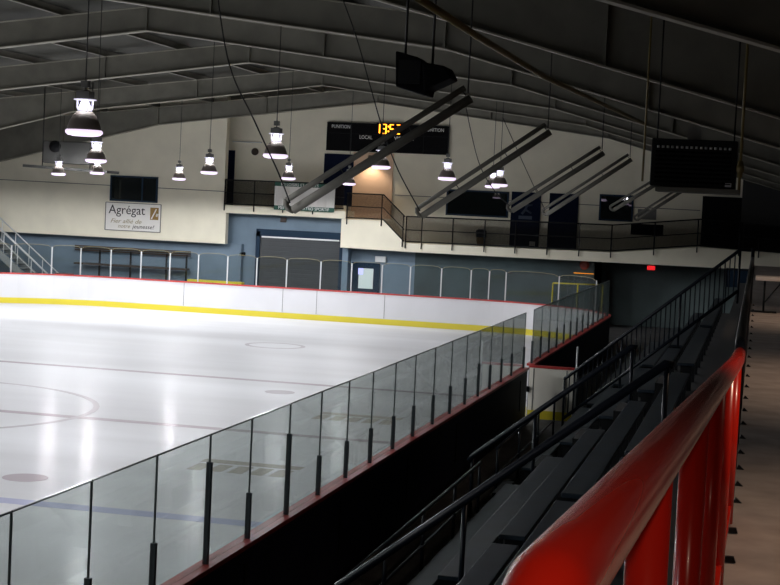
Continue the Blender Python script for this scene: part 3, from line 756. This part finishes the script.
hrail('balcony_railing', 'black railing of the upper balcony above the roller door', [(xa+.03, zf1), (X(344, 200, yr), zf1+.03)], yr, 1.08, (223.5, 253, 282, 312, 343.5))
hrail('balcony_railing', 'black railing with a sloping stair section below the scoreboard', [(X(346, 215, yr), ztop2), (X(383, 215, yr), ztop2), (X(404, 240, yr), zm)], yr, 1.08, (346.5, 381, 403))
hrail('balcony_railing', 'long black railing of the balcony under the windows', [(X(405, 240, yr), zm), (x612, zm2), (x699, zr), (X(742, 250, yr), zr-.06)], yr, 1.10, (406, 422, 453, 485, 516, 548, 580, 612, 655, 698, 740))
hrail('balcony_railing', 'dark railing of the walkway end at the far right edge', [(X(743, 250, yr), zr-.06), (XR-.2, zr-.2)], yr, 1.10, (760,))

# small objects on the end wall and balcony
def small(name, lb, cat, px0, py0, px1, py1, y, m, d=.12, rnd=False):
    x0, x1, z0, z1 = rect(px0, py0, px1, py1, y)
    b = MB()
    if rnd:
        r = (x1-x0)/2; b.lathe([(r*.6, 0), (r, .0), (r, d*.6), (r*.5, d)], (0,0,0), 20)
        for v in b.bm.verts: v.co = Vector(((x0+x1)/2+v.co.x, y-v.co.z, (z0+z1)/2+v.co.y))
    else: b.box((x0, y-d, z0), (x1, y, z1))
    o = b.build(name, m, None, origin=((x0+x1)/2, y, z0), bevel=0 if rnd else min(.02, d*.15)); tag(o, lb, cat); return o
small('wall_speaker', 'round dark wall speaker inside the upper balcony', 'speaker', 252, 148.5, 258.5, 155, YR, 'brown', .15, True)
small('alarm_box', 'small brown alarm box above the roller door', 'alarm', 281, 217.5, 286.5, 222.5, YR-.58, 'brown', .1)
small('wall_camera', 'small dark camera on the blue wall left of the roller door', 'camera', 241.5, 252, 245.5, 256, YR-.6, 'black', .3)
o = small('emergency_light', 'pale emergency light box above the blue door', 'light fixture', 376, 256, 386.5, 262.5, YR-.58, 'alu', .15)
small('exit_sign', 'small red lit exit sign under the balcony at right', 'exit sign', 647.5, 265.6, 655, 270.2, YW+.3, 'exit', .08)
small('round_sign', 'dark red round sign under the long balcony', 'sign', 580, 260.5, 589, 269.5, YR-.6, 'redmat', .06, True)
small('ceiling_strip', 'thin bright strip light at the top of the upper balcony', 'light fixture', 233, 141, 262, 143.2, YR, 'alu', .1)
small('orange_light', 'glowing orange tube light low under the long balcony', 'light fixture', 574, 272.5, 594, 274.2, YR-.58, 'orange', .1)
small('notice', 'small white notice at the foot of the navy poster', 'notice', 529.5, 241.5, 535, 246, YR-.1, 'signwhite', .03)
small('wall_poster', 'pale triangular-topped poster right of the small balcony window', 'poster', 638, 209, 656, 220, YR, 'grey', .03)
small('storage_box', 'long black box on the balcony below the small window', 'box', 632, 223.5, 663, 236, YW+.8, 'black', .5)
x0, x1, z0, z1 = rect(475, 230, 487, 246, YR-.5)
t = thing('waste_bin', 'black waste bin with dull yellow base on the long balcony', 'bin', ((x0+x1)/2, YR-.5, z0))
MB().lathe([(.16, 0), (.20, .35)], ((x0+x1)/2, YR-.5, z0), 16).build('base', 'gold', t); MB().lathe([(.21, .35), (.22, .62), (.12, .68)], ((x0+x1)/2, YR-.5, z0), 16).build('lid', 'black', t)

# benches against the blue wall
y = YL-.5
a = ay(76, 262, y); c = ay(188, 265, y); a2 = ay(76, 251, y)
t = thing('wall_bench', 'long brown slatted bench with back rails against the blue end wall', 'bench', ((a.x+c.x)/2, y, 0))
MB().box((a.x, y-.25, a.z-.08), (c.x, y+.2, a.z)).build('seat', 'brown', t)
b = MB()
for i in range(3): b.box((a.x-.2, y+.25, a2.z+.02+i*.09), (c.x, y+.30, a2.z+.08+i*.09))
b.build('backrest', 'brown', t)
for px in (99, 130, 166, 186):
    x = X(px, 262, y); MB().box((x-.03, y+.02, 0), (x+.03, y+.10, a2.z+.1)).build('leg', 'blackm', t)
def lowbench(lb, px0, px1, py, m, y):
    a = ay(px0, py, y); c = ay(px1, py, y); z = a.z
    t = thing('low_bench', lb, 'bench', ((a.x+c.x)/2, y, 0)); MB().box((a.x, y-.2, z-.07), (c.x, y+.2, z+.02)).build('seat', m, t)
    for x in (a.x+.15, c.x-.15): MB().box((x-.04, y-.15, 0), (x+.04, y+.15, z-.07)).build('leg', 'blackm', t)
lowbench('yellow-topped low bench behind the end boards left of the roller door', 189, 243, 279.5, 'yellow', 61.5)
lowbench('red-brown low bench behind the end boards at the stair foot', 57, 72, 273.5, 'redmat', 61.5)
t = thing('barrier', 'yellow pipe barrier behind the end glass under the long balcony', 'barrier', (X(575, 284, 63), 63, 0))
a = ay(553, 283, 63); c = ay(603, 285, 63)
MB().tube([a, c], .03, 8).build('top_rail', 'yellow', t)
for p in (a, a.lerp(c, .5), c): MB().tube([p, (p.x, p.y, 0)], .03, 8).build('post', 'yellow', t)

# stairs at the left end
y0_, y1_ = 62.6, 63.7
P = ay(58, 280, y0_); Q = ay(0, 214, y0_)
t = thing('staircase', 'grey metal staircase with pipe railings at the far left end', 'staircase', (P.x, y0_, 0))
sl = .80
zs = 0; xs0 = P.x-.6
for yy in (y0_, y1_): MB().bar((xs0, yy, .0), (xs0-3.4, yy, 3.4*sl), .05, .28).build('stringer', 'stair', t)
for i in range(14):
    MB().box((xs0-.24*i-.28, y0_, .19*i+.14), (xs0-.24*i, y1_, .19*i+.18)).build('tread', 'stair', t)
for yy in (y0_, y1_):
    MB().tube([(xs0+.1, yy, .95), (xs0-3.4, yy, .95+3.5*sl)], .028, 8).build('hand_rail', 'alu', t)
    MB().tube([(xs0+.05, yy, .55), (xs0-3.4, yy, .55+3.5*sl)], .018, 8).build('mid_rail', 'alu', t)
    for i in range(6): MB().tube([(xs0-.65*i, yy, .65*i*sl), (xs0-.65*i, yy, .98+.65*i*sl)], .02, 8).build('post', 'alu', t)

# ------------------------------------------------------------------ walkway lamp behind the viewer, unseen ones added to light the walkway, dim world
for (x, y, e, lb) in ((.55, -.5, 100, 'small warm ceiling lamp over the walkway behind the view'), (1.7, 7.5, 160, 'small warm ceiling lamp added over the walkway to the right of the view'),
                      (1.9, 16.0, 150, 'second small warm ceiling lamp added along the walkway right of the view'), (2.0, 26.5, 150, 'farthest small warm ceiling lamp added along the walkway')):
    z = 5.95; t = thing('ceiling_lamp', lb, 'lamp', (x, y, z), 'walkway lamps')
    MB().lathe([(.02, .06), (.16, .0), (.18, .02), (.12, .12), (.05, .16)], (x, y, z), 20).build('shade', 'shade', t)
    MB().tube([(x, y, z+.15), (x, y, roofdeck(x)-.02)], .01, 6).build('cord', 'cable', t)
    ld = bpy.data.lights.new('walkway_light', 'SPOT'); ld.energy = e; ld.color = (1.0, .74, .55); ld.shadow_soft_size = .1
    ld.spot_size = math.radians(158 if y < 0 else 118); ld.spot_blend = .5
    lo = bpy.data.objects.new('walkway_light', ld); COL.objects.link(lo); lo.parent = t; lo.location = (0, 0, -.03); lo['kind'] = 'helper'
p = ay(370, 158.5, YR-.5)  # added lamp that brightens the beige panel
t = thing('downlight', 'small warm downlight added to brighten the beige panel under the scoreboard', 'lamp', tuple(p))
MB().lathe([(.02, .05), (.09, .0), (.10, .03), (.06, .14)], p, 16).build('shade', 'shade', t); MB().bar(p+Vector((0, .02, .10)), p+Vector((0, .45, .10)), .03, .03).build('arm', 'blackm', t)
ld = bpy.data.lights.new('down_light', 'SPOT'); ld.energy = 90; ld.color = (1.0, .80, .60); ld.shadow_soft_size = .06; ld.spot_size = math.radians(120); ld.spot_blend = .6
lo = bpy.data.objects.new('down_light', ld); COL.objects.link(lo); lo.parent = t; lo.location = (0, 0, -.03); lo['kind'] = 'helper'
w = bpy.data.worlds.new('world'); S.world = w; w.use_nodes = True
w.node_tree.nodes['Background'].inputs[0].default_value = (.02, .022, .025, 1); w.node_tree.nodes['Background'].inputs[1].default_value = .3

for o in bpy.data.objects:
    if '_o' in o: del o['_o']
S.view_settings.view_transform = 'Standard'; S.view_settings.look = 'None'; S.view_settings.exposure = 0; S.view_settings.gamma = 1
S.view_settings.use_curve_mapping = False
S.cycles.transparent_max_bounces = 24; S.cycles.max_bounces = 8; S.cycles.use_denoising = True
S.cycles.caustics_reflective = False; S.cycles.caustics_refractive = False
